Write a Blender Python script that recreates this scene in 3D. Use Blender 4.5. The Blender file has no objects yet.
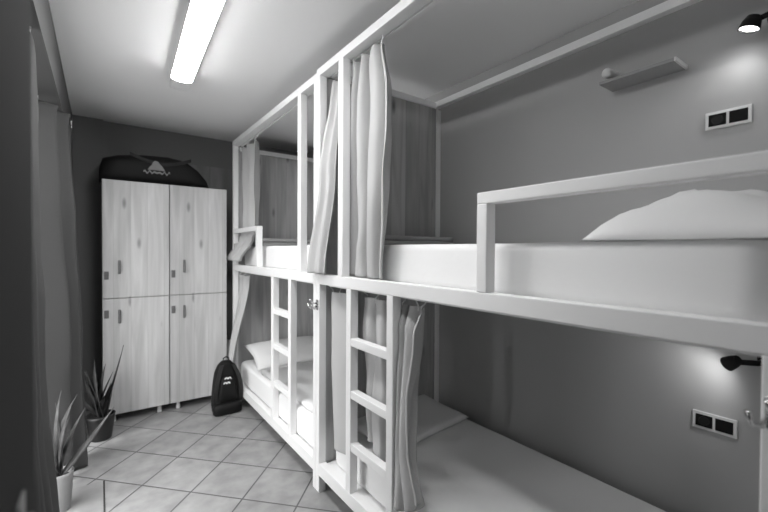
import bpy, bmesh, math, random
from mathutils import Vector, Matrix, noise
C = bpy.context.scene.collection
PI = math.pi
sc = bpy.context.scene

# ------------------------------------------------------------------ materials
def mat(name, col, rough=0.6, metal=0.0, spec=0.5, bump=None, mottle=None):
    m = bpy.data.materials.new(name); m.use_nodes = True
    nt = m.node_tree; N = nt.nodes; L = nt.links
    b = N['Principled BSDF']
    b.inputs['Base Color'].default_value = (col, col, col, 1)
    b.inputs['Roughness'].default_value = rough
    b.inputs['Metallic'].default_value = metal
    b.inputs['Specular IOR Level'].default_value = spec
    tc = N.new('ShaderNodeTexCoord')
    if bump:
        sc_, st, dist = bump
        n = N.new('ShaderNodeTexNoise'); n.inputs['Scale'].default_value = sc_; n.inputs['Detail'].default_value = 4
        L.new(tc.outputs['Object'], n.inputs['Vector'])
        bp = N.new('ShaderNodeBump'); bp.inputs['Strength'].default_value = st; bp.inputs['Distance'].default_value = dist
        L.new(n.outputs['Fac'], bp.inputs['Height']); L.new(bp.outputs['Normal'], b.inputs['Normal'])
    if mottle:
        sc_, lo, hi = mottle
        n = N.new('ShaderNodeTexNoise'); n.inputs['Scale'].default_value = sc_; n.inputs['Detail'].default_value = 3
        L.new(tc.outputs['Object'], n.inputs['Vector'])
        mr = N.new('ShaderNodeMapRange'); mr.inputs['From Min'].default_value = .3; mr.inputs['From Max'].default_value = .7
        mr.inputs['To Min'].default_value = lo; mr.inputs['To Max'].default_value = hi
        L.new(n.outputs['Fac'], mr.inputs['Value']); L.new(mr.outputs['Result'], b.inputs['Base Color'])
    return m

def emis(name, s, col=1.0):
    m = bpy.data.materials.new(name); m.use_nodes = True
    b = m.node_tree.nodes['Principled BSDF']
    b.inputs['Base Color'].default_value = (.9, .9, .9, 1)
    b.inputs['Emission Color'].default_value = (col, col, col, 1)
    b.inputs['Emission Strength'].default_value = s
    return m

def wood(name, lo, hi, knot=.35, plank=.118, off=0.0, rough=.55):
    """vertical boards laid side by side along x, grain along z"""
    m = bpy.data.materials.new(name); m.use_nodes = True
    nt = m.node_tree; N = nt.nodes; L = nt.links; b = N['Principled BSDF']
    b.inputs['Roughness'].default_value = rough
    tc = N.new('ShaderNodeTexCoord'); sx = N.new('ShaderNodeSeparateXYZ'); L.new(tc.outputs['Object'], sx.inputs[0])
    def math_(op, a, v=None):
        n = N.new('ShaderNodeMath'); n.operation = op
        for i, q in enumerate((a, v)):
            if q is None: continue
            if isinstance(q, (int, float)): n.inputs[i].default_value = q
            else: L.new(q, n.inputs[i])
        return n.outputs[0]
    p = math_('DIVIDE', math_('ADD', sx.outputs[0], off + 5.0), plank)
    idx = math_('FLOOR', p); fr = math_('FRACT', p)
    wn = N.new('ShaderNodeTexWhiteNoise'); wn.noise_dimensions = '1D'; L.new(idx, wn.inputs['W'])
    cb = N.new('ShaderNodeCombineXYZ')
    L.new(math_('ADD', sx.outputs[0], math_('MULTIPLY', wn.outputs['Value'], 7.0)), cb.inputs[0])
    L.new(sx.outputs[1], cb.inputs[1])
    L.new(math_('ADD', sx.outputs[2], math_('MULTIPLY', wn.outputs['Value'], 13.0)), cb.inputs[2])
    mp = N.new('ShaderNodeMapping'); mp.inputs['Scale'].default_value = (17, 17, 1.3); L.new(cb.outputs[0], mp.inputs[0])
    g = N.new('ShaderNodeTexNoise'); g.inputs['Scale'].default_value = 1.0; g.inputs['Detail'].default_value = 5; g.inputs['Distortion'].default_value = .6
    L.new(mp.outputs[0], g.inputs['Vector'])
    mp2 = N.new('ShaderNodeMapping'); mp2.inputs['Scale'].default_value = (7.5, .001, 2.6); L.new(cb.outputs[0], mp2.inputs[0])
    v = N.new('ShaderNodeTexVoronoi'); v.inputs['Scale'].default_value = 1.0; L.new(mp2.outputs[0], v.inputs['Vector'])
    sp = N.new('ShaderNodeSeparateColor'); L.new(v.outputs['Color'], sp.inputs[0])
    pick = math_('GREATER_THAN', sp.outputs[0], .45)
    kd = N.new('ShaderNodeMapRange'); kd.inputs['From Min'].default_value = .05; kd.inputs['From Max'].default_value = .17
    kd.inputs['To Min'].default_value = 1; kd.inputs['To Max'].default_value = 0; L.new(v.outputs['Distance'], kd.inputs['Value'])
    kn = math_('MULTIPLY', math_('MULTIPLY', kd.outputs[0], pick), knot)
    seam = math_('LESS_THAN', fr, .022)
    base = N.new('ShaderNodeMapRange'); base.inputs['From Min'].default_value = .3; base.inputs['From Max'].default_value = .68
    base.inputs['To Min'].default_value = lo; base.inputs['To Max'].default_value = hi; L.new(g.outputs['Fac'], base.inputs['Value'])
    tone = math_('ADD', math_('MULTIPLY', wn.outputs['Value'], .26), .87)
    c = math_('MULTIPLY', base.outputs[0], tone)
    c = math_('MULTIPLY', c, math_('SUBTRACT', 1.0, kn))
    c = math_('MULTIPLY', c, math_('SUBTRACT', 1.0, math_('MULTIPLY', seam, .22)))
    L.new(c, b.inputs['Base Color'])
    return m

def tile_mat():
    m = bpy.data.materials.new('floor_tiles'); m.use_nodes = True
    nt = m.node_tree; N = nt.nodes; L = nt.links; b = N['Principled BSDF']
    tc = N.new('ShaderNodeTexCoord'); sx = N.new('ShaderNodeSeparateXYZ'); L.new(tc.outputs['Object'], sx.inputs[0])
    def M(op, a, v=None):
        n = N.new('ShaderNodeMath'); n.operation = op
        for i, q in enumerate((a, v)):
            if q is None: continue
            if isinstance(q, (int, float)): n.inputs[i].default_value = q
            else: L.new(q, n.inputs[i])
        return n.outputs[0]
    x = M('DIVIDE', M('SUBTRACT', sx.outputs[0], .42), .2227 * 2)
    y = M('DIVIDE', M('SUBTRACT', sx.outputs[1], 2.945), .2366 * 2)
    a = M('ADD', M('ADD', x, y), 100.0); c = M('ADD', M('SUBTRACT', x, y), 100.0)
    def edge(q):
        f = M('FRACT', q); return M('MINIMUM', f, M('SUBTRACT', 1.0, f))
    e = M('MINIMUM', edge(a), edge(c))
    cb = N.new('ShaderNodeCombineXYZ'); L.new(M('FLOOR', a), cb.inputs[0]); L.new(M('FLOOR', c), cb.inputs[1])
    wn = N.new('ShaderNodeTexWhiteNoise'); wn.noise_dimensions = '2D'; L.new(cb.outputs[0], wn.inputs['Vector'])
    n = N.new('ShaderNodeTexNoise'); n.inputs['Scale'].default_value = 9; n.inputs['Detail'].default_value = 5
    L.new(tc.outputs['Object'], n.inputs['Vector'])
    mr = N.new('ShaderNodeMapRange'); mr.inputs['From Min'].default_value = .3; mr.inputs['From Max'].default_value = .7
    mr.inputs['To Min'].default_value = TILE[0]; mr.inputs['To Max'].default_value = TILE[1]; L.new(n.outputs['Fac'], mr.inputs['Value'])
    col = M('MULTIPLY', mr.outputs[0], M('ADD', M('MULTIPLY', wn.outputs['Value'], .14), .93))
    g = N.new('ShaderNodeMapRange'); g.inputs['From Min'].default_value = .010; g.inputs['From Max'].default_value = .017
    L.new(e, g.inputs['Value'])
    mx = N.new('ShaderNodeMix'); mx.data_type = 'FLOAT'; L.new(g.outputs[0], mx.inputs[0]); mx.inputs[2].default_value = .10; L.new(col, mx.inputs[3])
    L.new(mx.outputs[0], b.inputs['Base Color'])
    bp = N.new('ShaderNodeBump'); bp.inputs['Strength'].default_value = .5; bp.inputs['Distance'].default_value = .003
    L.new(g.outputs[0], bp.inputs['Height']); L.new(bp.outputs['Normal'], b.inputs['Normal'])
    b.inputs['Roughness'].default_value = .42
    return m

TILE = (.26, .38); SKY = 6.8; GROUND = .26; TUBE = 30
M_paint = mat('white_paint', .86, .45, bump=(60, .05, .002))
M_sheet = mat('white_sheet', .86, .85, spec=.2, bump=(6, .35, .012))
M_pillow = mat('white_pillowcase', .80, .85, spec=.2, bump=(9, .25, .01))
M_blanket = mat('grey_blanket', .42, .9, spec=.1, bump=(120, .3, .002))
M_curt = mat('grey_linen', .50, .9, spec=.15, bump=(180, .15, .001))
M_wcurt = mat('dark_drape', .085, .9, spec=.1, bump=(150, .1, .001))
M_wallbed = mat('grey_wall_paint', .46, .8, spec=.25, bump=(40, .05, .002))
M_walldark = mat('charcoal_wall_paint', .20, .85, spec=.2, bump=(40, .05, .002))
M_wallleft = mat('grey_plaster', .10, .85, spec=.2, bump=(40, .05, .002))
M_ceil = mat('white_ceiling_paint', .87, .9, spec=.1, bump=(50, .04, .002))
M_stone = mat('pale_stone', .5, .4, mottle=(7, .26, .34))
M_door = mat('dark_door_paint', .04, .95, spec=.04)
M_black = mat('black_nylon', .006, .6, spec=.25, bump=(90, .3, .002))
M_blackstrap = mat('charcoal_webbing', .022, .7, spec=.3)
M_blackmetal = mat('black_metal', .010, .55, spec=.3)
M_chrome = mat('chrome', .75, .18, metal=1)
M_plastic = mat('white_plastic', .72, .35)
M_dplast = mat('dark_plastic', .012, .7, spec=.12)
M_pot = mat('white_ceramic', .26, .5)
M_dpot = mat('dark_plastic_pot', .012, .45)
M_soil = mat('soil', .012, 1, bump=(60, .8, .01))
M_leaf = mat('leaf', .12, .5, mottle=(12, .03, .11))
M_dleaf = mat('dark_leaf', .05, .5, mottle=(12, .015, .05))
M_logo = mat('pale_print', .22, .7)
M_logo2 = mat('white_print', .8, .6)
M_steel = mat('dull_steel', .16, .45, metal=.4)
M_glass = bpy.data.materials.new('clear_glass'); M_glass.use_nodes = True
_n = M_glass.node_tree; _o = _n.nodes['Material Output']
_t = _n.nodes.new('ShaderNodeBsdfTransparent'); _g = _n.nodes.new('ShaderNodeBsdfGlossy'); _g.inputs['Roughness'].default_value = .02
_m = _n.nodes.new('ShaderNodeMixShader'); _m.inputs[0].default_value = .08
_n.links.new(_t.outputs[0], _m.inputs[1]); _n.links.new(_g.outputs[0], _m.inputs[2]); _n.links.new(_m.outputs[0], _o.inputs['Surface'])
M_lock = wood('pale_oak_boards', .41, .58, knot=.8)
M_head = wood('shaded_oak_boards', .33, .52, knot=.75, off=.03)  # same oak as the lockers, berth shade put into the darker tone
M_side = wood('grey_boards', .17, .25, knot=.2)
M_tile = tile_mat()
M_tube = emis('lit_diffuser', TUBE)
M_bulb = emis('lit_lamp', 12.0)
M_shelf = mat('grey_laminate', .30, .55)
M_off = mat('offwhite_plastic', .8, .5)

# ------------------------------------------------------------------ geometry helpers
def BM(): return bmesh.new()
def box(bm, x0, x1, y0, y1, z0, z1, bev=0.0, seg=2):
    r = bmesh.ops.create_cube(bm, size=1)
    vs = r['verts']
    for v in vs:
        v.co = Vector((x0 + (v.co.x + .5) * (x1 - x0), y0 + (v.co.y + .5) * (y1 - y0), z0 + (v.co.z + .5) * (z1 - z0)))
    if bev:
        es = list({e for v in vs for e in v.link_edges})
        bmesh.ops.bevel(bm, geom=es, offset=bev, segments=seg, profile=.5, affect='EDGES')
    return bm
def loft(bm, rings, cap=True, closed=True):
    R = [[bm.verts.new(p) for p in r] for r in rings]
    n = len(R[0])
    for a, b in zip(R, R[1:]):
        for i in range(n if closed else n - 1):
            j = (i + 1) % n
            bm.faces.new((a[i], a[j], b[j], b[i]))
    if cap:
        bm.faces.new(R[0][::-1]); bm.faces.new(R[-1])
    return bm
def tube(bm, pts, r, n=10):
    pts = [Vector(p) for p in pts]; rings = []
    up = Vector((0, 0, 1))
    for i, p in enumerate(pts):
        t = (pts[min(i + 1, len(pts) - 1)] - pts[max(i - 1, 0)]).normalized()
        a = t.cross(up) if abs(t.dot(up)) < .95 else t.cross(Vector((1, 0, 0)))
        a.normalize(); b = t.cross(a)
        rr = r[i] if isinstance(r, (list, tuple)) else r
        rings.append([p + (a * math.cos(q * 2 * PI / n) + b * math.sin(q * 2 * PI / n)) * rr for q in range(n)])
    return loft(bm, rings)
def lathe(bm, c, prof, n=28):
    rings = [[Vector((c[0] + r * math.cos(q * 2 * PI / n), c[1] + r * math.sin(q * 2 * PI / n), c[2] + z)) for q in range(n)] for r, z in prof]
    return loft(bm, rings)
def sell(cx, cy, z, a, b, e=3.0, n=28):
    out = []
    for q in range(n):
        t = q * 2 * PI / n; c, s = math.cos(t), math.sin(t)
        out.append(Vector((cx + a * math.copysign(abs(c) ** (2 / e), c), cy + b * math.copysign(abs(s) ** (2 / e), s), z)))
    return out
def obj(name, bm, m, parent=None, smooth=False, origin=None):
    """links one mesh object; world-space vertices are stored relative to the parent's (or own) origin"""
    bmesh.ops.recalc_face_normals(bm, faces=bm.faces)
    o_w = Vector((0, 0, 0))
    if parent is not None: o_w = ROOT[parent.name]
    elif origin == 'base':
        xs = [v.co.x for v in bm.verts]; ys = [v.co.y for v in bm.verts]; zs = [v.co.z for v in bm.verts]
        o_w = Vector(((min(xs) + max(xs)) / 2, (min(ys) + max(ys)) / 2, min(zs)))
    elif origin is not None: o_w = Vector(origin)
    bmesh.ops.translate(bm, verts=bm.verts, vec=-o_w)
    me = bpy.data.meshes.new(name); bm.to_mesh(me); bm.free()
    me.materials.append(m)
    if smooth:
        for p in me.polygons: p.use_smooth = True
    o = bpy.data.objects.new(name, me); C.objects.link(o)
    if parent is not None: o.parent = parent
    else: o.location = o_w
    ROOT[o.name] = o_w
    return o
ROOT = {}
def tag(o, label, cat, group=None):
    o['label'] = label; o['category'] = cat
    if group: o['group'] = group
    return o
def thing(name, label, cat, loc, group=None):
    o = bpy.data.objects.new(name, None); C.objects.link(o); o.location = loc; o.empty_display_size = .1
    ROOT[o.name] = Vector(loc)
    return tag(o, label, cat, group)
def struct(o): o['kind'] = 'structure'; return o
def bx(name, dims, m, parent=None, bev=.003, **k):
    return obj(name, box(BM(), *dims, bev=bev), m, parent, **k)

# ------------------------------------------------------------------ room
H = 2.53; XW = 1.967; YB = 4.28; YF = -.62; XL = -.185
struct(obj('floor', box(BM(), -.65, XW + .1, YF, YB + .1, -.1, 0), M_tile))
struct(obj('ceiling', box(BM(), -.65, XW + .1, YF, YB + .1, H, H + .1), M_ceil))
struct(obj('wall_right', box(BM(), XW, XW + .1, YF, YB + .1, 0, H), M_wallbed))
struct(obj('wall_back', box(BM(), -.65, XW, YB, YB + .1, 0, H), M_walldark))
struct(obj('wall_front', box(BM(), -.65, XW, YF - .1, YF, 0, H), M_ceil))
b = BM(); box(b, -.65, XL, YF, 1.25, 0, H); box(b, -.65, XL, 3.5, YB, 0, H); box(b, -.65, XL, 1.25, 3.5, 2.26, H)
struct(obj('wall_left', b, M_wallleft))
struct(obj('trim_1', box(BM(), XL, .027, YB - .045, YB, 0, H), mat('slate_paint', .18, .85)))
struct(obj('trim_2', box(BM(), -.65, .010, 1.25, 2.893, 0, .004), M_stone))
struct(obj('trim_4', box(BM(), .010, .0185, 1.25, 2.893, 0, .002), mat('dark_grout', .05, .9)))
b = BM(); box(b, .60, 1.35, YB - .03, YB, .0, 2.235)
struct(obj('trim_3', b, M_side))
b = BM()
for d in ((1.25, 1.33, .02, 2.26), (3.42, 3.5, .02, 2.26), (2.26, 2.34, .02, 2.26)): box(b, -.62, -.56, d[0], d[1], d[2], d[3])
box(b, -.62, -.56, 1.25, 3.5, 2.18, 2.26); box(b, -.62, -.56, 1.25, 3.5, .004, .09)
w = struct(obj('window_1', b, M_paint))
obj('window_pane', box(BM(), -.60, -.59, 1.3, 3.45, .06, 2.2), M_glass, w)
# door leaf standing open beside the camera
dr = struct(obj('door_1', box(BM(), -.112, -.0728, -.12, .70, .01, 2.06, .003), M_door))
b = BM()
box(b, -.0728, -.070, .56, .60, .94, 1.125, .001)
tube(b, [(-.071, .58, 1.100), (-.064, .58, 1.100), (-.0605, .58, 1.095), (-.060, .58, 1.07), (-.060, .58, .98)], [.006, .006, .006, .006, .0055])
obj('door_handle', b, M_steel, dr, smooth=True)

# ------------------------------------------------------------------ bunk beds
XB = 1.017; PT = .045
def hook(root, y, z):
    b = BM()
    box(b, XB - .006, XB, y - .012, y + .012, z - .03, z + .03, .002)
    for s in (-1, 1):
        tube(b, [(XB - .004, y + s * .004, z - .004), (XB - .026, y + s * .012, z - .022), (XB - .044, y + s * .022, z - .016), (XB - .05, y + s * .027, z + .008)], [.005, .005, .0045, .0055], 8)
    tube(b, [(XB - .004, y, z + .008), (XB - .03, y, z + .012), (XB - .05, y, z + .034)], [.005, .0045, .006], 8)
    obj('coat_hook', b, M_chrome, root, smooth=True)
def bunk(label, y0, y1, ztop, ladder, rungs, upright, guard, headtop, low_post):
    r = thing('bunk_bed', label, 'bunk bed', ((XB + XW) / 2, (y0 + y1) / 2, 0), 'built in bunk bed units')
    x1 = XB + PT
    bx('post', (XB, x1, y1 - .042, y1, 0, ztop - .045), M_paint, r)
    if low_post is None:
        bx('post', (XB, x1, y0, y0 + .036, 0, ztop - .045), M_paint, r)
    else:
        bx('post', (XB, x1, y0, y0 + .042, 0, ztop - .045), M_paint, r)
        bx('post', (XB, x1, low_post - .042, low_post, 0, 1.205), M_paint, r)
    bx('post', (XW - .04, XW - .001, y1 - .042, y1, 0, ztop - .045), M_paint, r)
    bx('post', (XW - .04, XW - .001, y0, y0 + .036, 0, ztop - .045), M_paint, r)
    bx('top_rail', (XB, XB + .058, y0, y1, ztop - .045, ztop), M_paint, r)
    bx('wall_rail', (XW - .042, XW - .001, y0, y1, ztop - .03, ztop + .012), M_paint, r)
    bx('side_rail', (XB, x1, y0 + (.042 if low_post else .036), y1 - .042, 1.205, 1.263), M_paint, r)
    bx('lower_rail', (XB, x1, y0 + .036, y1 - .042, .10, .17), M_paint, r)
    bx('bunk_base', (x1, XW - .002, y0 + .002, y1 - .002, 1.207, 1.245), M_paint, r)
    bx('lower_base', (x1, XW - .045, y0 + .01, y1 - .044, .115, .16), M_paint, r)
    bx('headboard', (x1, XW - .04, y1 - .032, y1 - .012, .16, 1.206), M_head, r, bev=0)
    bx('headboard', (x1, XW - .04, y1 - .032, y1 - .012, 1.246, headtop), M_head, r, bev=0)
    bx('cross_rail', (XB + .058, XW - .042, y1 - .042, y1, headtop, headtop + .04), M_paint, r)
    bx('curtain_track', (XB + .062, XB + .082, y0 + .06, y1 - .05, ztop - .048, ztop - .030), M_paint, r, bev=.002)
    bx('curtain_track', (x1 + .012, x1 + .03, y0 + .06, y1 - .05, 1.190, 1.207), M_paint, r, bev=.002)
    lad = bx('ladder', (XB, x1, ladder[0], ladder[0] + .046, .17, 1.205), M_paint, r)
    # second upright and the rungs are pieces of the ladder
    ROOT[lad.name] = ROOT[r.name]
    bx('upright', (XB, x1, ladder[1] - .046, ladder[1], .17, 1.205), M_paint, lad)
    for z in rungs: bx('rung', (XB + .002, x1 - .002, ladder[0] + .046, ladder[1] - .046, z - .04, z), M_paint, lad)
    bx('upright_post', (XB, x1, upright, upright + .05, 1.263, ztop - .045), M_paint, r)
    g0, g1 = guard   # post y, far end y
    ga, gb = min(g0, g1), max(g0, g1)
    gr = bx('guard_rail', (XB, x1, ga, gb, 1.555, 1.593), M_paint, r); ROOT[gr.name] = ROOT[r.name]
    bx('guard_post', (XB, x1, g0 - .042 if g1 < g0 else g0, g0 if g1 < g0 else g0 + .042, 1.263, 1.555), M_paint, gr)
    return r
near = bunk('white bunk bed nearest the camera, with the long guard rail on its upper berth', -.30, 2.08, 2.44, (1.341, 1.736), (.958, .693, .427), 1.776, (.882, -.258), 2.40, .182)
far = bunk('white bunk bed at the far end next to the lockers and backpack', 2.082, 3.86, 2.422, (2.455, 2.823), (.978, .721, .448), 2.30, (3.14, 3.818), 2.33, None)
hook(near, 2.058, 1.085); hook(near, .164, 1.10)

# ------------------------------------------------------------------ mattresses and bedding
def mattress(label, x0, x1, y0, y1, z0, z1, seed, sag=.003):
    z0 += .0012
    b = BM(); box(b, x0, x1, y0, y1, z0, z1)
    ve = [e for e in b.edges if abs(e.verts[0].co.z - e.verts[1].co.z) > .05]
    bmesh.ops.bevel(b, geom=ve, offset=.075, segments=6, profile=.5, affect='EDGES')
    he = [e for e in b.edges if len(e.link_faces) == 2 and any(abs(f.normal.z) > .9 for f in e.link_faces) and any(abs(f.normal.z) < .1 for f in e.link_faces)]
    bmesh.ops.bevel(b, geom=he, offset=.028, segments=4, profile=.5, affect='EDGES')
    ln = [e for e in b.edges if e.calc_length() > .12]
    bmesh.ops.triangulate(b, faces=[f for f in b.faces if len(f.verts) > 4])
    for _ in range(4):
        long = [e for e in b.edges if e.calc_length() > .09]
        if long: bmesh.ops.subdivide_edges(b, edges=long, cuts=1)
    bmesh.ops.triangulate(b, faces=[f for f in b.faces if len(f.verts) > 4])
    for v in b.verts:
        if v.co.z > z0 + .02:
            n = noise.noise(Vector((v.co.x * 3.1, v.co.y * 2.6, seed)))
            n2 = noise.noise(Vector((v.co.x * 14, v.co.y * 11, seed + 5)))
            v.co.z += sag * n + .0015 * n2
    return tag(obj('mattress', b, M_sheet, smooth=True, origin='base'), label, 'mattress', 'white mattresses on the bunks')
mattress('white mattress on the upper berth of the nearest bunk, behind the long guard rail', 1.115, 1.915, .172, 2.03, 1.245, 1.427, 1)
mattress('white mattress on the lower berth of the nearest bunk, behind the hanging curtain tail', 1.095, 1.89, .172, 2.03, .160, .342, 2)
mattress('white mattress on the upper berth of the far bunk, beyond the centre posts', 1.10, 1.915, 2.13, 3.815, 1.245, 1.432, 3)
mattress('white mattress on the lower berth of the far bunk, beside the backpack', 1.064, 1.89, 2.13, 3.80, .160, .35, 4)

def pillow(label, c, hx, hy, t, rot=0, tilt=0, tiltx=0, seed=0, m=None, lump=1.0, base=None, e=2.6, fp=.55, lo_=.42):
    b = BM(); n = 26; top = []; bot = []
    for s, lst in ((1, top), (-1, bot)):
        for i in range(n + 1):
            row = []
            for j in range(n + 1):
                u = -1 + 2 * i / n; v = -1 + 2 * j / n
                f = max(0, (1 - abs(u) ** e) * (1 - abs(v) ** e)) ** fp
                pin = 1 - .09 * (abs(u) ** 3) * (1 - abs(v) ** 2) * 0 - .07 * (1 - abs(v) ** 1.5) * abs(u) ** 4
                pin2 = 1 - .07 * (1 - abs(u) ** 1.5) * abs(v) ** 4
                wr = noise.noise(Vector((u * 2.2 + seed, v * 2.2, seed * 1.7))) * .10 + noise.noise(Vector((u * 6 + seed, v * 5, seed))) * .05 + abs(noise.noise(Vector((u * 4 + seed, v * 9, seed)))) * .05
                z = s * t * f * (1 + wr * lump) if s > 0 else -t * lo_ * f
                row.append(Vector((u * hx * pin, v * hy * pin2, z)))
            lst.append(row)
    R = Matrix.Rotation(rot, 3, 'Z') @ Matrix.Rotation(tilt, 3, 'X') @ Matrix.Rotation(tiltx, 3, 'Y')
    V = {}
    def vert(s, i, j):
        edge = i in (0, n) or j in (0, n)
        k = (0 if edge else s, i, j)
        if k not in V: V[k] = b.verts.new(R @ (top if s > 0 else bot)[i][j] + Vector(c))
        return V[k]
    for s in (1, -1):
        for i in range(n):
            for j in range(n):
                q = [vert(s, i, j), vert(s, i + 1, j), vert(s, i + 1, j + 1), vert(s, i, j + 1)]
                b.faces.new(q if s > 0 else q[::-1])
    if base is not None:
        lo = min(v.co.z for v in b.verts)
        for v in b.verts: v.co.z += base - lo
    return tag(obj('pillow', b, m or M_pillow, smooth=True, origin='base'), label, 'pillow', 'pillows on the bunks')
pillow('plump white pillow on the upper mattress of the nearest bunk, below the wall shelf', (1.58, .425, 1.50), .26, .285, .150, rot=.10, tilt=.0, seed=2.6, lump=1.6, base=1.4305, lo_=.06, e=2.2, fp=.62)
pillow('flat white pillow lying at the head of the nearest lower mattress', (1.50, 1.80, .39), .345, .185, .026, rot=.13, tilt=.11, seed=4.2, base=.3455, e=9, fp=.35, lo_=.9, lump=.5)
pillow('white pillow leaning on the headboard of the far lower mattress', (1.47, 3.58, .42), .37, .21, .070, tilt=.34, seed=7.1, base=.3545)

def folded(label, x0, x1, y0, y1, z0, h, layers=3, m=None, cat='blanket', seed=0):
    b = BM()
    lh = h / layers
    for k in range(layers):
        ins = .006 * ((k * 7 + seed) % 3)
        n = 14
        # each layer is a soft slab with a round folded front edge
        prof = []
        for q in range(13):
            a = -PI / 2 + PI * q / 12
            prof.append((y0 + ins + lh / 2 - math.cos(a) * lh / 2, z0 + k * lh + lh / 2 + math.sin(a) * lh * .49))
        prof.append((y1 - ins, z0 + (k + .98) * lh)); prof.append((y1 - ins, z0 + (k + .02) * lh))
        rings = []
        for i in range(n + 1):
            x = x0 + ins + (x1 - x0 - 2 * ins) * i / n
            rings.append([Vector((x, y + .003 * noise.noise(Vector((x * 5, k, seed))), z + (.004 * noise.noise(Vector((x * 6, y * 5, k + seed))) if z > z0 + .01 else 0))) for y, z in prof])
        loft(b, rings)
    return tag(obj('folded_blanket', b, m or M_blanket, smooth=True, origin='base'), label, cat, 'folded bedding on the bunks')
folded('grey folded blanket on the upper mattress of the nearest bunk, against the headboard', 1.30, 1.905, 1.83, 2.02, 1.4305, .06, 2, seed=1)
folded('grey folded blanket on the upper mattress of the far bunk, against its headboard', 1.16, 1.85, 3.55, 3.80, 1.4355, .072, 2, seed=2)
folded('pale folded duvet across the far lower mattress in front of its pillow', 1.10, 1.87, 2.30, 3.28, .3535, .028, 1, m=M_sheet, cat='duvet', seed=3)

# ------------------------------------------------------------------ curtains
def lerp_prof(prof, z):
    P = sorted(prof, key=lambda p: -p[0])
    if z >= P[0][0]: return P[0][1:]
    for a, c in zip(P, P[1:]):
        if z >= c[0]:
            t = (a[0] - z) / (a[0] - c[0]); t = t * t * (3 - 2 * t)
            return tuple(p + (q - p) * t for p, q in zip(a[1:], c[1:]))
    return P[-1][1:]
def curtain(name, label, prof, pleats, seed, m, group, nz=80, ns=None, wob=.5, lean=.0, hooks=True, track_z=None, hem=None, xoff=None, fix=None, sharp=2.0):
    """prof: (z, y start, y end, x centre, pleat depth[, skew]); the cloth runs along y and hangs in pleats"""
    ns = ns or int(pleats * 22)
    rnd = random.Random(seed)
    ph = [rnd.uniform(0, 6.28) for _ in range(6)]
    zt = max(p[0] for p in prof); zb = min(p[0] for p in prof)
    nb = max(2, int(round(pleats * 2)))                     # half pleats of unequal width and depth
    wd = [rnd.uniform(.55, 1.5) for _ in range(nb)]; tot = sum(wd)
    cum = [0]
    for q in wd: cum.append(cum[-1] + q / tot)
    dep = [rnd.uniform(.55, 1.15) * (1 if i % 2 else -1) for i in range(nb + 1)]
    def fold(s):
        s = max(0.0, min(.99999, s)); i = 0
        while s >= cum[i + 1]: i += 1
        t = (s - cum[i]) / (cum[i + 1] - cum[i]); t = t * t * (3 - 2 * t)
        return dep[i] + (dep[i + 1] - dep[i]) * t
    b = BM(); G = []
    for k in range(nz + 1):
        z = zt + (zb - zt) * k / nz; dz = zt - z
        q = lerp_prof(prof, z); ya, yb, xc, am = q[:4]
        row = []
        for i in range(ns + 1):
            s = i / ns
            e = math.sin(PI * s)
            sw = s + e * (lean * dz + wob * .055 * math.sin(dz * 2.3 + ph[0] + s * 3)) / max(1, pleats * .5)
            d = fold(sw); d = 1.25 * (-1 + 2 * max(0, min(1.2, (d + 1) / 2)) ** sharp) + .25
            d += wob * .55 * noise.noise(Vector((s * pleats * 1.1 + seed, dz * 1.5, seed * .37)))
            d += .30 * wob * noise.noise(Vector((s * pleats * 2.6 - dz * 1.4, dz * 3.2, seed * .71)))
            pin = math.exp(-dz / .05) * .5 * math.sin(2 * PI * pleats * 1.0 * s + ph[3])
            dy = .35 * am * math.sin(2 * PI * pleats * sw + ph[4])
            fine = .0035 * noise.noise(Vector((s * pleats * 3.0, z * 7, seed))) * min(1, am / .02)
            hz = 0 if hem is None else hem(s) * (k / nz) ** 3
            co_ = [xc + (xoff(s) if xoff else 0) + am * (d * .85 + pin) + fine, ya + (yb - ya) * s + dy, z + hz]
            if fix: fix(co_)
            row.append(b.verts.new(co_))
        G.append(row)
    for r0, r1 in zip(G, G[1:]):
        for i in range(ns): b.faces.new((r0[i], r0[i + 1], r1[i + 1], r1[i]))
    tops = [v.co.copy() for v in G[0]]
    o = obj(name, b, m, smooth=True, origin=(lerp_prof(prof, zt)[2], (prof[0][1] + prof[0][2]) / 2, zb))
    md = o.modifiers.new('thick', 'SOLIDIFY'); md.thickness = .003
    tag(o, label, 'curtain', group)
    if hooks:
        nh = max(3, int(pleats) + 1)
        for h in range(nh):
            p = tops[int(round(h * ns / (nh - 1) * .96 + ns * .02))]
            tz = track_z or zt + .02
            hb = BM()
            xt = lerp_prof(prof, zt)[2] if not xoff else p.x
            tube(hb, [(p.x, p.y, p.z - .02), (p.x, p.y, p.z + .006), (xt, p.y, tz - .004), (xt, p.y, tz)], .0032, 6)
            obj('curtain_hook', hb, M_plastic, o)
    return o
def fix_wide(c):
    if 1.765 < c[1] < 1.838: c[0] = max(c[0], 1.068)
    if c[2] < 1.44: c[0] = min(c[0], 1.108)
def fix_narrow(c):
    c[1] = max(c[1], 1.834)
    if c[2] > 1.72: c[1] = min(c[1], 2.031)
    elif c[1] > 2.028: c[0] = min(c[0], 1.010)
    if c[2] < 1.44: c[0] = min(c[0], 1.108)
def fix_smooth(c):
    c[1] = min(max(c[1], 1.742), 2.031)
    if c[2] < .37: c[0] = min(c[0], 1.089)
def fix_ladder(c):
    c[0] = max(c[0], 1.068)
    if c[2] < .37: c[0] = min(c[0], 1.089)
def fix_tail(c):
    c[1] = min(c[1], 1.334)
    if c[2] < .37: c[0] = min(c[0], 1.089)
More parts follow.
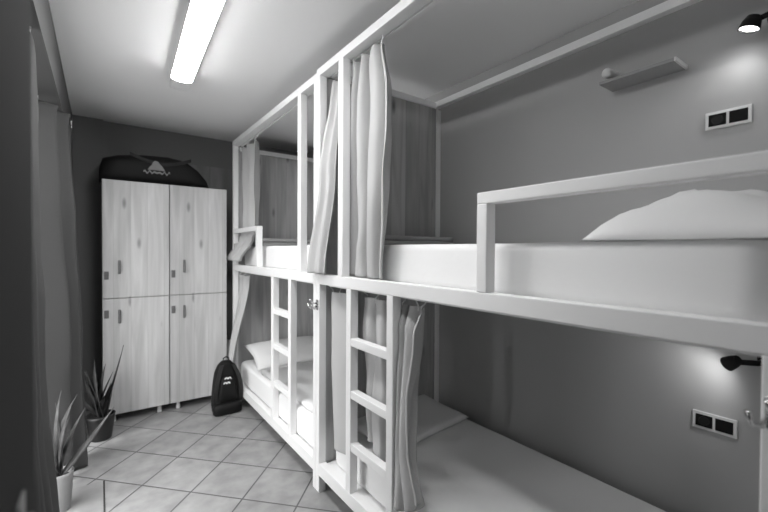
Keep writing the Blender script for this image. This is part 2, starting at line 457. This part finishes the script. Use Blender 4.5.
def fix_far_upper(c):
    if 1.53 < c[2] < 1.62: c[0] = max(c[0], 1.068)
    if c[1] > 3.785:
        if c[2] > 1.40: c[1] = 3.785
        if c[2] < 1.46: c[0] = min(c[0], 1.010)
    if c[2] < 1.45: c[0] = min(c[0], 1.092)
def fix_far_lower(c):
    if c[1] > 3.785:
        if c[2] > .55: c[1] = 3.785
        if c[2] < .62: c[0] = min(c[0], 1.010)
    if c[2] < .39: c[0] = min(c[0], 1.058)
GB = 'grey curtains hanging on the bunks'
XT = XB + .072
TZ = 2.391
curtain('bunk_curtain', 'wide gathered grey curtain on the nearest upper berth, right of the upright post',
        [(2.37, 1.475, 1.765, XT + .006, .030), (2.15, 1.425, 1.80, XT + .010, .046), (1.70, 1.425, 1.84, XT + .004, .042), (1.268, 1.465, 1.88, XT - .002, .026)],
        2.8, 12, M_curt, GB, track_z=TZ, lean=.16, wob=1.0, xoff=lambda s: -.026 * (1 - s ** 3), fix=fix_wide)
curtain('bunk_curtain', 'narrow grey curtain on the upper berth bulging out over the centre post',
        [(2.36, 1.85, 2.01, XT + .002, .022), (1.80, 1.85, 2.032, 1.030, .020), (1.268, 1.895, 2.108, .990, .016)],
        2.2, 23, M_curt, GB, track_z=2.373, lean=.06, wob=.6, fix=fix_narrow)
XT2 = XB + PT + .021
curtain('bunk_curtain', 'smooth grey curtain on the nearest lower berth between the centre post and ladder',
        [(1.165, 1.76, 2.032, XT2 - .003, .013), (.8, 1.755, 2.02, XT2 - .005, .014), (.285, 1.765, 1.975, XT2 - .006, .012)],
        1.6, 31, M_curt, GB, track_z=1.189, wob=.7, fix=fix_smooth)
curtain('bunk_curtain', 'crumpled grey curtain on the nearest lower berth seen through the ladder',
        [(1.165, 1.42, 1.69, XT2 + .012, .022), (1.0, 1.42, 1.70, 1.092, .030), (.7, 1.42, 1.67, 1.088, .034), (.345, 1.42, 1.62, 1.082, .028)],
        2.6, 52, M_curt, GB, track_z=1.189, wob=2.0, lean=-.2, hem=lambda s: .12 * s, fix=fix_ladder)
curtain('bunk_curtain', 'grey curtain bunched in a hanging tail right of the ladder on the nearest lower berth',
        [(1.165, 1.195, 1.345, XT2 - .002, .022), (1.05, 1.205, 1.338, 1.062, .034), (.75, 1.235, 1.336, 1.050, .036), (.55, 1.225, 1.336, 1.048, .036), (.30, 1.165, 1.330, 1.044, .034)],
        1.9, 64, M_curt, GB, track_z=1.189, wob=1.6, lean=.2, hem=lambda s: .09 * (1 - s) ** 2, fix=fix_tail, sharp=1.15)
curtain('bunk_curtain', 'grey curtain on the far upper berth hanging behind the small guard rail',
        [(2.345, 3.36, 3.79, XT + .006, .026), (1.9, 3.38, 3.78, XT + .008, .030), (1.62, 3.36, 3.77, 1.088, .024), (1.50, 3.37, 3.80, 1.064, .020), (1.30, 3.46, 3.98, .985, .020)],
        2.6, 61, M_curt, GB, track_z=2.373, wob=.7, fix=fix_far_upper)
curtain('bunk_curtain', 'grey curtain on the far lower berth hanging above the backpack',
        [(1.165, 3.50, 3.79, XT2 - .004, .018), (.34, 3.66, 3.92, .985, .020)],
        1.9, 71, M_curt, GB, track_z=1.189, wob=.8, fix=fix_far_lower)
GW = 'dark drapes at the window'
curtain('window_drape', 'dark floor length drape on the left nearest the open door',
        [(2.235, 1.35, 2.05, -.215, .026), (1.6, 1.33, 2.02, -.205, .032), (1.1, 1.32, 1.98, -.192, .034), (.02, 1.30, 1.96, -.135, .042)],
        3.4, 83, M_wcurt, GW, track_z=2.262)
curtain('window_drape', 'dark floor length drape on the left behind the white plant pot',
        [(2.235, 2.78, 3.40, -.205, .034), (1.6, 2.78, 3.38, -.185, .040), (.7, 2.80, 3.34, -.155, .044), (.02, 2.82, 3.32, -.138, .046)],
        4.4, 97, M_wcurt, GW, track_z=2.262, xoff=lambda s: -.30 * max(0, 1 - s / .45) ** 1.6)

# ------------------------------------------------------------------ lockers
YL = 3.80; LT = 1.954; LZ = .07; MIDZ = 1.006
def locker(label, x0, x1):
    cx = (x0 + x1) / 2
    r = thing('locker_cabinet', label, 'locker', (cx, YL + .22, 0), 'wooden locker cabinets')
    bx('body', (x0, x1, YL + .022, YB - .05, LZ, LT), M_lock, r, bev=.002)
    for z0, z1, low in ((MIDZ + .003, LT - .002, False), (LZ + .002, MIDZ - .003, True)):
        d = bx('door', (x0 + .002, x1 - .002, YL, YL + .021, z0, z1), M_lock, r, bev=.002); ROOT[d.name] = ROOT[r.name]
        hz = 1.255 if not low else .858
        hx = x0 + .112
        b = BM()
        tube(b, [(hx, YL, hz - .045), (hx, YL - .018, hz - .045), (hx, YL - .018, hz + .045), (hx, YL, hz + .045)], .006, 8)
        box(b, hx - .010, hx + .010, YL - .004, YL, hz - .055, hz + .055, .002)
        obj('handle', b, M_steel, d)
        lz = 1.190 if not low else .882
        b = BM(); box(b, x0 + .012, x0 + .042, YL - .005, YL, lz - .032, lz + .032, .002)
        tube(b, [(x0 + .027, YL - .003, lz + .012), (x0 + .027, YL - .016, lz + .012)], .010, 12)
        obj('lock', b, M_steel, d)
    for lx in (x0 + .07, x1 - .07):
        for ly in (YL + .06, YB - .10):
            b = BM(); lathe(b, (lx, ly, 0), [(.017, 0), (.019, .01), (.016, .02), (.016, LZ)], 14)
            obj('leg', b, M_plastic, r, smooth=True)
    return r
locker('left pale oak two door locker cabinet under the tall part of the duffel bag', .013, .481)
locker('pale oak two door locker cabinet on the right, next to the far bunk', .484, .952)

# duffel bag on the lockers
r = thing('duffel_bag', 'black duffel bag with a pale emblem lying on top of the lockers', 'bag', (.41, 3.98, LT))
secs = [(-.005, .10, .145, .10), (.02, .19, .185, .19), (.12, .235, .19, .222), (.30, .25, .19, .245), (.48, .255, .19, .255), (.62, .25, .19, .235), (.72, .20, .185, .17), (.79, .11, .16, .085), (.815, .05, .12, .03)]
b = BM(); rings = []
for x, _, hy, h in secs:
    ring = []
    for q in range(28):
        t = q * 2 * PI / 28; c_, s_ = math.cos(t), math.sin(t)
        y = 4.0 + hy * .85 * math.copysign(abs(c_) ** .6, c_); z = LT + h / 2 + h / 2 * math.copysign(abs(s_) ** .55, s_)
        n = noise.noise(Vector((x * 6, y * 7, z * 7))) * .010
        ring.append(Vector((x, y + n, max(LT + .001, z + (n if z > LT + .02 else 0)))))
    rings.append(ring)
loft(b, rings); obj('body', b, M_black, r, smooth=True)
b = BM(); tube(b, [(.06, 3.99, LT + .20), (.2, 3.99, LT + .238), (.4, 3.99, LT + .257), (.6, 3.99, LT + .246), (.7, 3.99, LT + .19)], .007, 8)
obj('zip', b, M_blackstrap, r, smooth=True)
for yy in (3.93,):
    b = BM(); rings = []
    for i in range(17):
        t = i / 16; x = .20 + .46 * t; z = LT + .235 - .05 * math.sin(PI * t) * 1.3
        y = 3.86 - .022 * math.sin(PI * t) - .004
        rings.append([Vector((x, y - .004, z - .014)), Vector((x, y + .004, z - .014)), Vector((x, y + .004, z + .014)), Vector((x, y - .004, z + .014))])
    loft(b, rings); obj('carry_handle', b, M_blackstrap, r)
# emblem: a pale peak above a wavy line of script, raised a little off the cloth
def front_y(z, x=.38):
    s_ = max(-1, min(1, (z - LT - .125) / .125)); t = abs(s_) ** (1 / .55); c_ = math.sqrt(max(0, 1 - t * t))
    return 4.0 - .19 * .85 * c_ ** .6
def patch(b, pts, th=.006):
    A = [Vector((x, front_y(z) - .016 - th, z)) for x, z in pts]; B = [Vector((x, front_y(z) - .004, z)) for x, z in pts]
    loft(b, [A, B])
b = BM()
patch(b, [(.325, LT + .112), (.338, LT + .135), (.352, LT + .15), (.362, LT + .175), (.378, LT + .192), (.40, LT + .186), (.412, LT + .168), (.43, LT + .15), (.445, LT + .125), (.452, LT + .112)])
obj('emblem', b, M_logo, r)
b = BM(); rings = []
for i in range(60):
    t = i / 59; x = .295 + .195 * t; z = LT + .093 + .011 * math.sin(t * 34) * (.6 + .4 * math.sin(t * 9))
    y = front_y(z) - .018
    rings.append([Vector((x, y, z - .007)), Vector((x, y + .01, z - .007)), Vector((x, y + .01, z + .007)), Vector((x, y, z + .007))])
loft(b, rings); obj('script_emblem', b, M_logo, r)

# ------------------------------------------------------------------ backpack
BX, BY = .886, 3.57
r = thing('backpack', 'small black backpack with two white marks standing on the tiles by the bunk', 'backpack', (BX, BY, 0))
prof = [(0.0, .115, .075), (.012, .132, .088), (.06, .138, .095), (.16, .132, .092), (.26, .122, .085), (.34, .105, .072), (.40, .078, .055), (.43, .045, .035), (.437, .02, .015)]
b = BM(); loft(b, [[Vector((BX + (p.x - BX) * .86, p.y, p.z)) + Vector((noise.noise(p * 9) * .006, noise.noise(p * 9 + Vector((3, 1, 2))) * .006, 0)) for p in sell(BX, BY, z, a, c, 3.0)] for z, a, c in prof])
obj('body', b, M_black, r, smooth=True)
b = BM(); loft(b, [sell(BX - .008, BY - .085, z, a * .84, c, 3.2) for z, a, c in [(.004, .125, .035), (.015, .138, .045), (.06, .140, .05), (.09, .128, .042), (.10, .10, .02)]])
obj('front_pocket', b, M_black, r, smooth=True)
b = BM(); loft(b, [sell(BX - .005, BY - .075, z, a, c, 3.0) for z, a, c in [(.105, .07, .018), (.12, .078, .03), (.20, .074, .032), (.29, .062, .026), (.32, .045, .012)]])
obj('top_pocket', b, M_black, r, smooth=True)
for s in (-1, 1):
    b = BM(); rings = []
    for i in range(19):
        t = i / 18
        x = BX + s * (.048 + .058 * math.sin(t * PI * .62)); z = .41 - .33 * t + .02 * math.sin(PI * t); y = BY - .055 - .045 * math.sin(PI * t)
        rings.append([Vector((x - .016, y - .005, z)), Vector((x + .016, y - .005, z)), Vector((x + .016, y + .005, z)), Vector((x - .016, y + .005, z))])
    loft(b, rings); obj('strap', b, M_blackstrap, r)
b = BM(); tube(b, [(BX - .025, BY, .425), (BX - .022, BY, .455), (BX, BY, .468), (BX + .022, BY, .455), (BX + .025, BY, .425)], .006, 8)
obj('loop', b, M_blackstrap, r, smooth=True)
for k, (ex, ez) in enumerate(((BX - .008, .300), (BX - .018, .262))):
    b = BM()
    for s in (-1, 1):
        tube(b, [(ex + s * .013 + .011 * math.cos(PI * q / 8), BY - .106 + (.0035 if k == 0 else 0), ez + .013 * math.sin(PI * q / 8)) for q in range(9)], .005, 6)
    obj('print_mark', b, M_logo2, r)

# ------------------------------------------------------------------ plants
def leaf(root, base, tip, w, bend, m, curl=0.0, roll=0.0):
    base = Vector(base); tip = Vector(tip); mid = (base + tip) / 2 + Vector(bend)
    b = BM(); n = 14; rings = []
    d0 = (tip - base); side0 = d0.cross(Vector((.75, .62, .1))).normalized()
    for i in range(n + 1):
        t = i / n
        p = base * (1 - t) ** 2 + mid * 2 * t * (1 - t) + tip * t * t
        ww = w * (.55 + .9 * math.sin(PI * min(1, t * .75 + .12))) * (1 - t ** 3) * .62 + .0008
        tg = (2 * (1 - t) * (mid - base) + 2 * t * (tip - mid)).normalized()
        sd = side0 - tg * side0.dot(tg); sd.normalize(); nr = tg.cross(sd)
        sd = sd * math.cos(roll) + nr * math.sin(roll); nr = tg.cross(sd)
        th = .0015 + w * .06 * (1 - t)
        rings.append([p - sd * ww + nr * ww * .35, p - nr * th, p + sd * ww + nr * ww * .35, p + nr * th])
    loft(b, rings); return obj('leaf', b, m, root, smooth=True)
PX, PY = -.178, 2.70
r = thing('potted_plant', 'spiky leaved plant in a pale pot on the threshold beside the near drape', 'plant', (PX, PY, .004))
b = BM(); lathe(b, (PX, PY, .004), [(.042, 0), (.046, .004), (.058, .19), (.060, .205), (.055, .205), (.053, .17), (.01, .165)]); obj('pot', b, M_pot, r, smooth=True)
b = BM(); lathe(b, (PX, PY, .17), [(.052, -.004), (.052, .008), (.02, .014), (.005, .015)]); obj('soil', b, M_soil, r, smooth=True)
for tip, w, bend in (((-.165, 2.62, .665), .020, (-.03, 0, .04)), ((-.10, 2.66, .62), .020, (-.05, 0, .05)), ((-.068, 2.67, .535), .018, (-.03, 0, .02)),
                     ((.062, 2.69, .505), .020, (.0, 0, -.02)), ((-.215, 2.60, .56), .018, (-.02, 0, .05)), ((-.19, 2.64, .60), .017, (.02, 0, .03)),
                     ((-.135, 2.70, .50), .016, (-.02, 0, .02)), ((-.24, 2.66, .44), .016, (-.02, 0, .06)), ((-.125, 2.60, .58), .017, (-.02, -.02, .03)), ((-.25, 2.55, .34), .018, (-.0, 0, .08))):
    leaf(r, (PX + random.Random(int(w * 1e4 + tip[0] * 999)).uniform(-.018, .018), PY + random.Random(int(tip[2] * 1e3)).uniform(-.015, .015), .178), tip, w, bend, M_leaf)
PX, PY = .0, 3.56
r = thing('potted_plant', 'dark bushy aloe like plant in a dark pot in front of the left locker', 'plant', (PX, PY, 0))
b = BM(); lathe(b, (PX, PY, 0), [(.062, 0), (.068, .005), (.088, .16), (.092, .18), (.084, .18), (.080, .15), (.01, .145)]); obj('pot', b, M_dpot, r, smooth=True)
b = BM(); lathe(b, (PX, PY, .15), [(.079, -.004), (.079, .008), (.03, .014), (.005, .015)]); obj('soil', b, M_soil, r, smooth=True)
rnd = random.Random(5)
for tip, w, bend in [((.142, 3.55, .675), .022, (.0, 0, -.07)), ((.03, 3.52, .56), .022, (.0, 0, .02)), ((-.035, 3.54, .59), .024, (-.01, 0, .03)), ((-.085, 3.55, .52), .022, (-.02, 0, .04)), ((.075, 3.5, .50), .020, (.0, 0, .02))] + \
        [((rnd.uniform(-.11, .08), 3.56 + rnd.uniform(-.08, .08), rnd.uniform(.30, .54)), rnd.uniform(.018, .026), (rnd.uniform(-.03, .03), 0, rnd.uniform(0, .04))) for _ in range(16)]:
    leaf(r, (PX + rnd.uniform(-.035, .035), PY + rnd.uniform(-.03, .03), .158), tip, w, bend, M_dleaf, roll=rnd.uniform(-.6, .6))

# ------------------------------------------------------------------ ceiling light
LE = Vector((.423, 2.77, 0)); ang = math.atan2(.043, 1.0)      # far end of the lit diffuser, axis turned a little
ax = Vector((-math.sin(ang), -math.cos(ang), 0)); sd = Vector((math.cos(ang), -math.sin(ang), 0))
LLEN = 2.0
r = thing('ceiling_light', 'lit fluorescent batten light on the ceiling above the aisle', 'light', tuple(LE + ax * LLEN / 2 + Vector((0, 0, H))))
def prism(b, a0, a1, prof):
    loft(b, [[LE + ax * a + sd * s * f + Vector((0, 0, H + z)) for s, z in prof] for a, f in ((a0, 1), (a1, 1))])
b = BM(); prism(b, -.10, LLEN + .09, [(-.050, -.001), (.050, -.001), (.062, -.052), (-.062, -.052)]); obj('body', b, M_off, r)
dp = [(-.056, -.050)] + [(-.060 * math.cos(PI * q / 12), -.053 - .020 * math.sin(PI * q / 12) ** .8) for q in range(13)] + [(.056, -.050)]
b = BM(); prism(b, 0, LLEN, dp); obj('diffuser', b, M_tube, r, smooth=False)
for a0, a1 in ((-.22, -.001), (LLEN + .001, LLEN + .11)):
    out = a0 < 0
    b = BM()
    st = [(a0, .70), (a0 + .03, .86), (a0 + .10, .97), (a1, 1.02)] if out else [(a0, 1.02), (a1 - .05, 1.0), (a1 - .02, .88), (a1, .62)]
    loft(b, [[LE + ax * a + sd * s * f + Vector((0, 0, H - .001 + (z * f))) for s, z in [(-.056, -.0)] + dp[1:-1] + [(.056, -.0)]] for a, f in st])
    obj('end_cap', b, M_off, r, smooth=False)

# ------------------------------------------------------------------ things on the bed wall
def socket(label, y0, y1, z0, z1):
    r = thing('power_outlet', label, 'power outlet', (XW, (y0 + y1) / 2, z0), 'double outlets on the bed wall')
    b = BM(); box(b, XW - .010, XW, y0, y1, z0, z1, .003)
    fr = obj('frame', b, M_plastic, r)
    ym = (y0 + y1) / 2; g = .0115
    def insert(name, a, c):
        return bx(name, (XW - .0125, XW - .009, a, c, z0 + g, z1 - g), M_dplast, r, bev=.001)
    s = insert('socket', ym + .0045, y1 - g)
    b = BM(); cy = (ym + .0045 + y1 - g) / 2; cz = (z0 + z1) / 2
    n = 24
    def ring(x, rr): return [Vector((x, cy + rr * math.cos(q * 2 * PI / n), cz + rr * math.sin(q * 2 * PI / n))) for q in range(n)]
    loft(b, [ring(XW - .0126, .0185), ring(XW - .0150, .0185), ring(XW - .0150, .0160), ring(XW - .0128, .0155)])
    ROOT[s.name] = ROOT[r.name]
    obj('socket_ring', b, M_blackmetal, s)
    insert('blank_plate', y0 + g, ym - .0045)
socket('white framed double outlet on the wall above the upper mattress of the nearest bunk', .388, .528, 1.884, 1.952)
socket('white framed double outlet low on the wall above the lower mattress', .414, .554, .690, .760)

r = thing('wall_shelf', 'small grey shelf fixed high on the wall above the pillow', 'shelf', (XW, .74, 2.155))
bx('board', (1.838, XW, .598, .885, 2.155, 2.169), M_shelf, r, bev=.002)
bx('end_edge', (1.838, XW, .590, .598, 2.154, 2.170), M_plastic, r, bev=.001)
b = BM(); tube(b, [(XW - .002, .83, 2.200), (XW - .05, .845, 2.203), (XW - .09, .858, 2.206), (XW - .115, .862, 2.207), (XW - .122, .863, 2.207)], [.013, .018, .021, .021, .013], 14)
tag(obj('coat_peg', b, M_plastic, smooth=True, origin=(XW, .83, 2.200)), 'white rounded peg on the wall behind the left end of the grey shelf', 'peg')

def lamp(label, base, elbow, head, aim, disc=.033, rad=.040, ln=.085):
    r = thing('reading_lamp', label, 'lamp', base, 'black reading lamps over the berths')
    base = Vector(base); elbow = Vector(elbow); head = Vector(head); aim = Vector(aim).normalized()
    b = BM(); tube(b, [base, base + Vector((-.018, 0, 0))], .036, 20); obj('wall_plate', b, M_blackmetal, r)
    back = head - aim * ln
    b = BM(); tube(b, [base + Vector((-.016, 0, 0)), elbow, back + aim * .02], .010, 10); obj('arm', b, M_blackmetal, r, smooth=True)
    # open-fronted shade, a shell of revolution about the aim axis
    a = aim.cross(Vector((0, 1, .3))).normalized(); c = aim.cross(a)
    def ring(d, rr): return [head + aim * d + (a * math.cos(q * PI / 14) + c * math.sin(q * PI / 14)) * rr for q in range(28)]
    b = BM(); loft(b, [ring(-ln, .006), ring(-ln, rad * .62), ring(-ln * .6, rad * .86), ring(0, rad), ring(0, rad - .003), ring(-ln * .25, rad - .005)])
    sh = obj('lamp_shade', b, M_blackmetal, r, smooth=False); ROOT[sh.name] = ROOT[r.name]
    b = BM(); loft(b, [ring(-.010, disc), ring(-.006, disc)]); obj('bulb', b, M_bulb, r)
    ld = bpy.data.lights.new('lamp_beam', 'SPOT'); ld.energy = 1.0; ld.spot_size = math.radians(105); ld.spot_blend = .9; ld.shadow_soft_size = .02
    lo = bpy.data.objects.new('lamp_beam', ld); C.objects.link(lo); lo.parent = r
    lo.location = head + aim * .004 - base
    lo.rotation_euler = aim.to_track_quat('-Z', 'Y').to_euler()
    return ld
l1 = lamp('black reading lamp with a glowing bulb at top right above the upper berth', (XW, .315, 2.24), (1.93, .325, 2.252), (1.882, .387, 2.196), (-.10, .30, -1.0), disc=.029, rad=.032, ln=.045)
l2 = lamp('black reading lamp under the upper berth lighting the lower wall', (XW, .325, 1.012), (1.875, .345, 1.010), (1.845, .422, .994), (.30, .80, -.62), disc=.020, rad=.026, ln=.045)
l1.energy = 1.1; l2.energy = 1.15; l2.spot_size = l1.spot_size = math.radians(140); l1.spot_blend = l2.spot_blend = .8

# ------------------------------------------------------------------ world and camera
w = bpy.data.worlds.new('world'); sc.world = w; w.use_nodes = True
w.node_tree.nodes['Background'].inputs[0].default_value = (1, 1, 1, 1)
w.node_tree.nodes['Background'].inputs[1].default_value = SKY
_nt = w.node_tree; _tc = _nt.nodes.new('ShaderNodeTexCoord'); _sx = _nt.nodes.new('ShaderNodeSeparateXYZ'); _mr = _nt.nodes.new('ShaderNodeMapRange')
_nt.links.new(_tc.outputs['Generated'], _sx.inputs[0]); _nt.links.new(_sx.outputs[2], _mr.inputs['Value'])
_mr.inputs['From Min'].default_value = -.12; _mr.inputs['From Max'].default_value = .12; _mr.inputs['To Min'].default_value = GROUND; _mr.inputs['To Max'].default_value = 1
_nt.links.new(_mr.outputs[0], _nt.nodes['Background'].inputs[0])
pl = bpy.data.lights.new('window_portal', 'AREA'); pl.shape = 'RECTANGLE'; pl.size = 2.2; pl.size_y = 2.24; pl.cycles.is_portal = True
po = bpy.data.objects.new('window_portal', pl); C.objects.link(po); po.location = (-.55, 2.375, 1.13); po.rotation_euler = (0, -PI / 2, 0)

cam = bpy.data.cameras.new('camera'); co = bpy.data.objects.new('camera', cam); C.objects.link(co); sc.camera = co
f = 393.0; cx, cy = 384.0, 256.0
Y = Vector((100 - cx, -(249 - cy), -f)).normalized()
X = Vector((929 - cx, -(253.5 - cy), -f)); X = (X - Y * X.dot(Y)).normalized()
Z = X.cross(Y)
R = Matrix((X, Y, Z)).to_4x4()
co.matrix_world = Matrix.Translation((0, 0, 1.40)) @ R
cam.sensor_width = 36.0; cam.lens = f / 768 * 36
cam.clip_start = .02
cam.dof.use_dof = True; cam.dof.focus_distance = 1.9; cam.dof.aperture_fstop = 2.0

sc.view_settings.view_transform = 'Standard'; sc.view_settings.look = 'None'
sc.view_settings.gamma = 1; sc.view_settings.exposure = 0.36
sc.cycles.use_denoising = True
sc.cycles.max_bounces = 10; sc.cycles.diffuse_bounces = 6
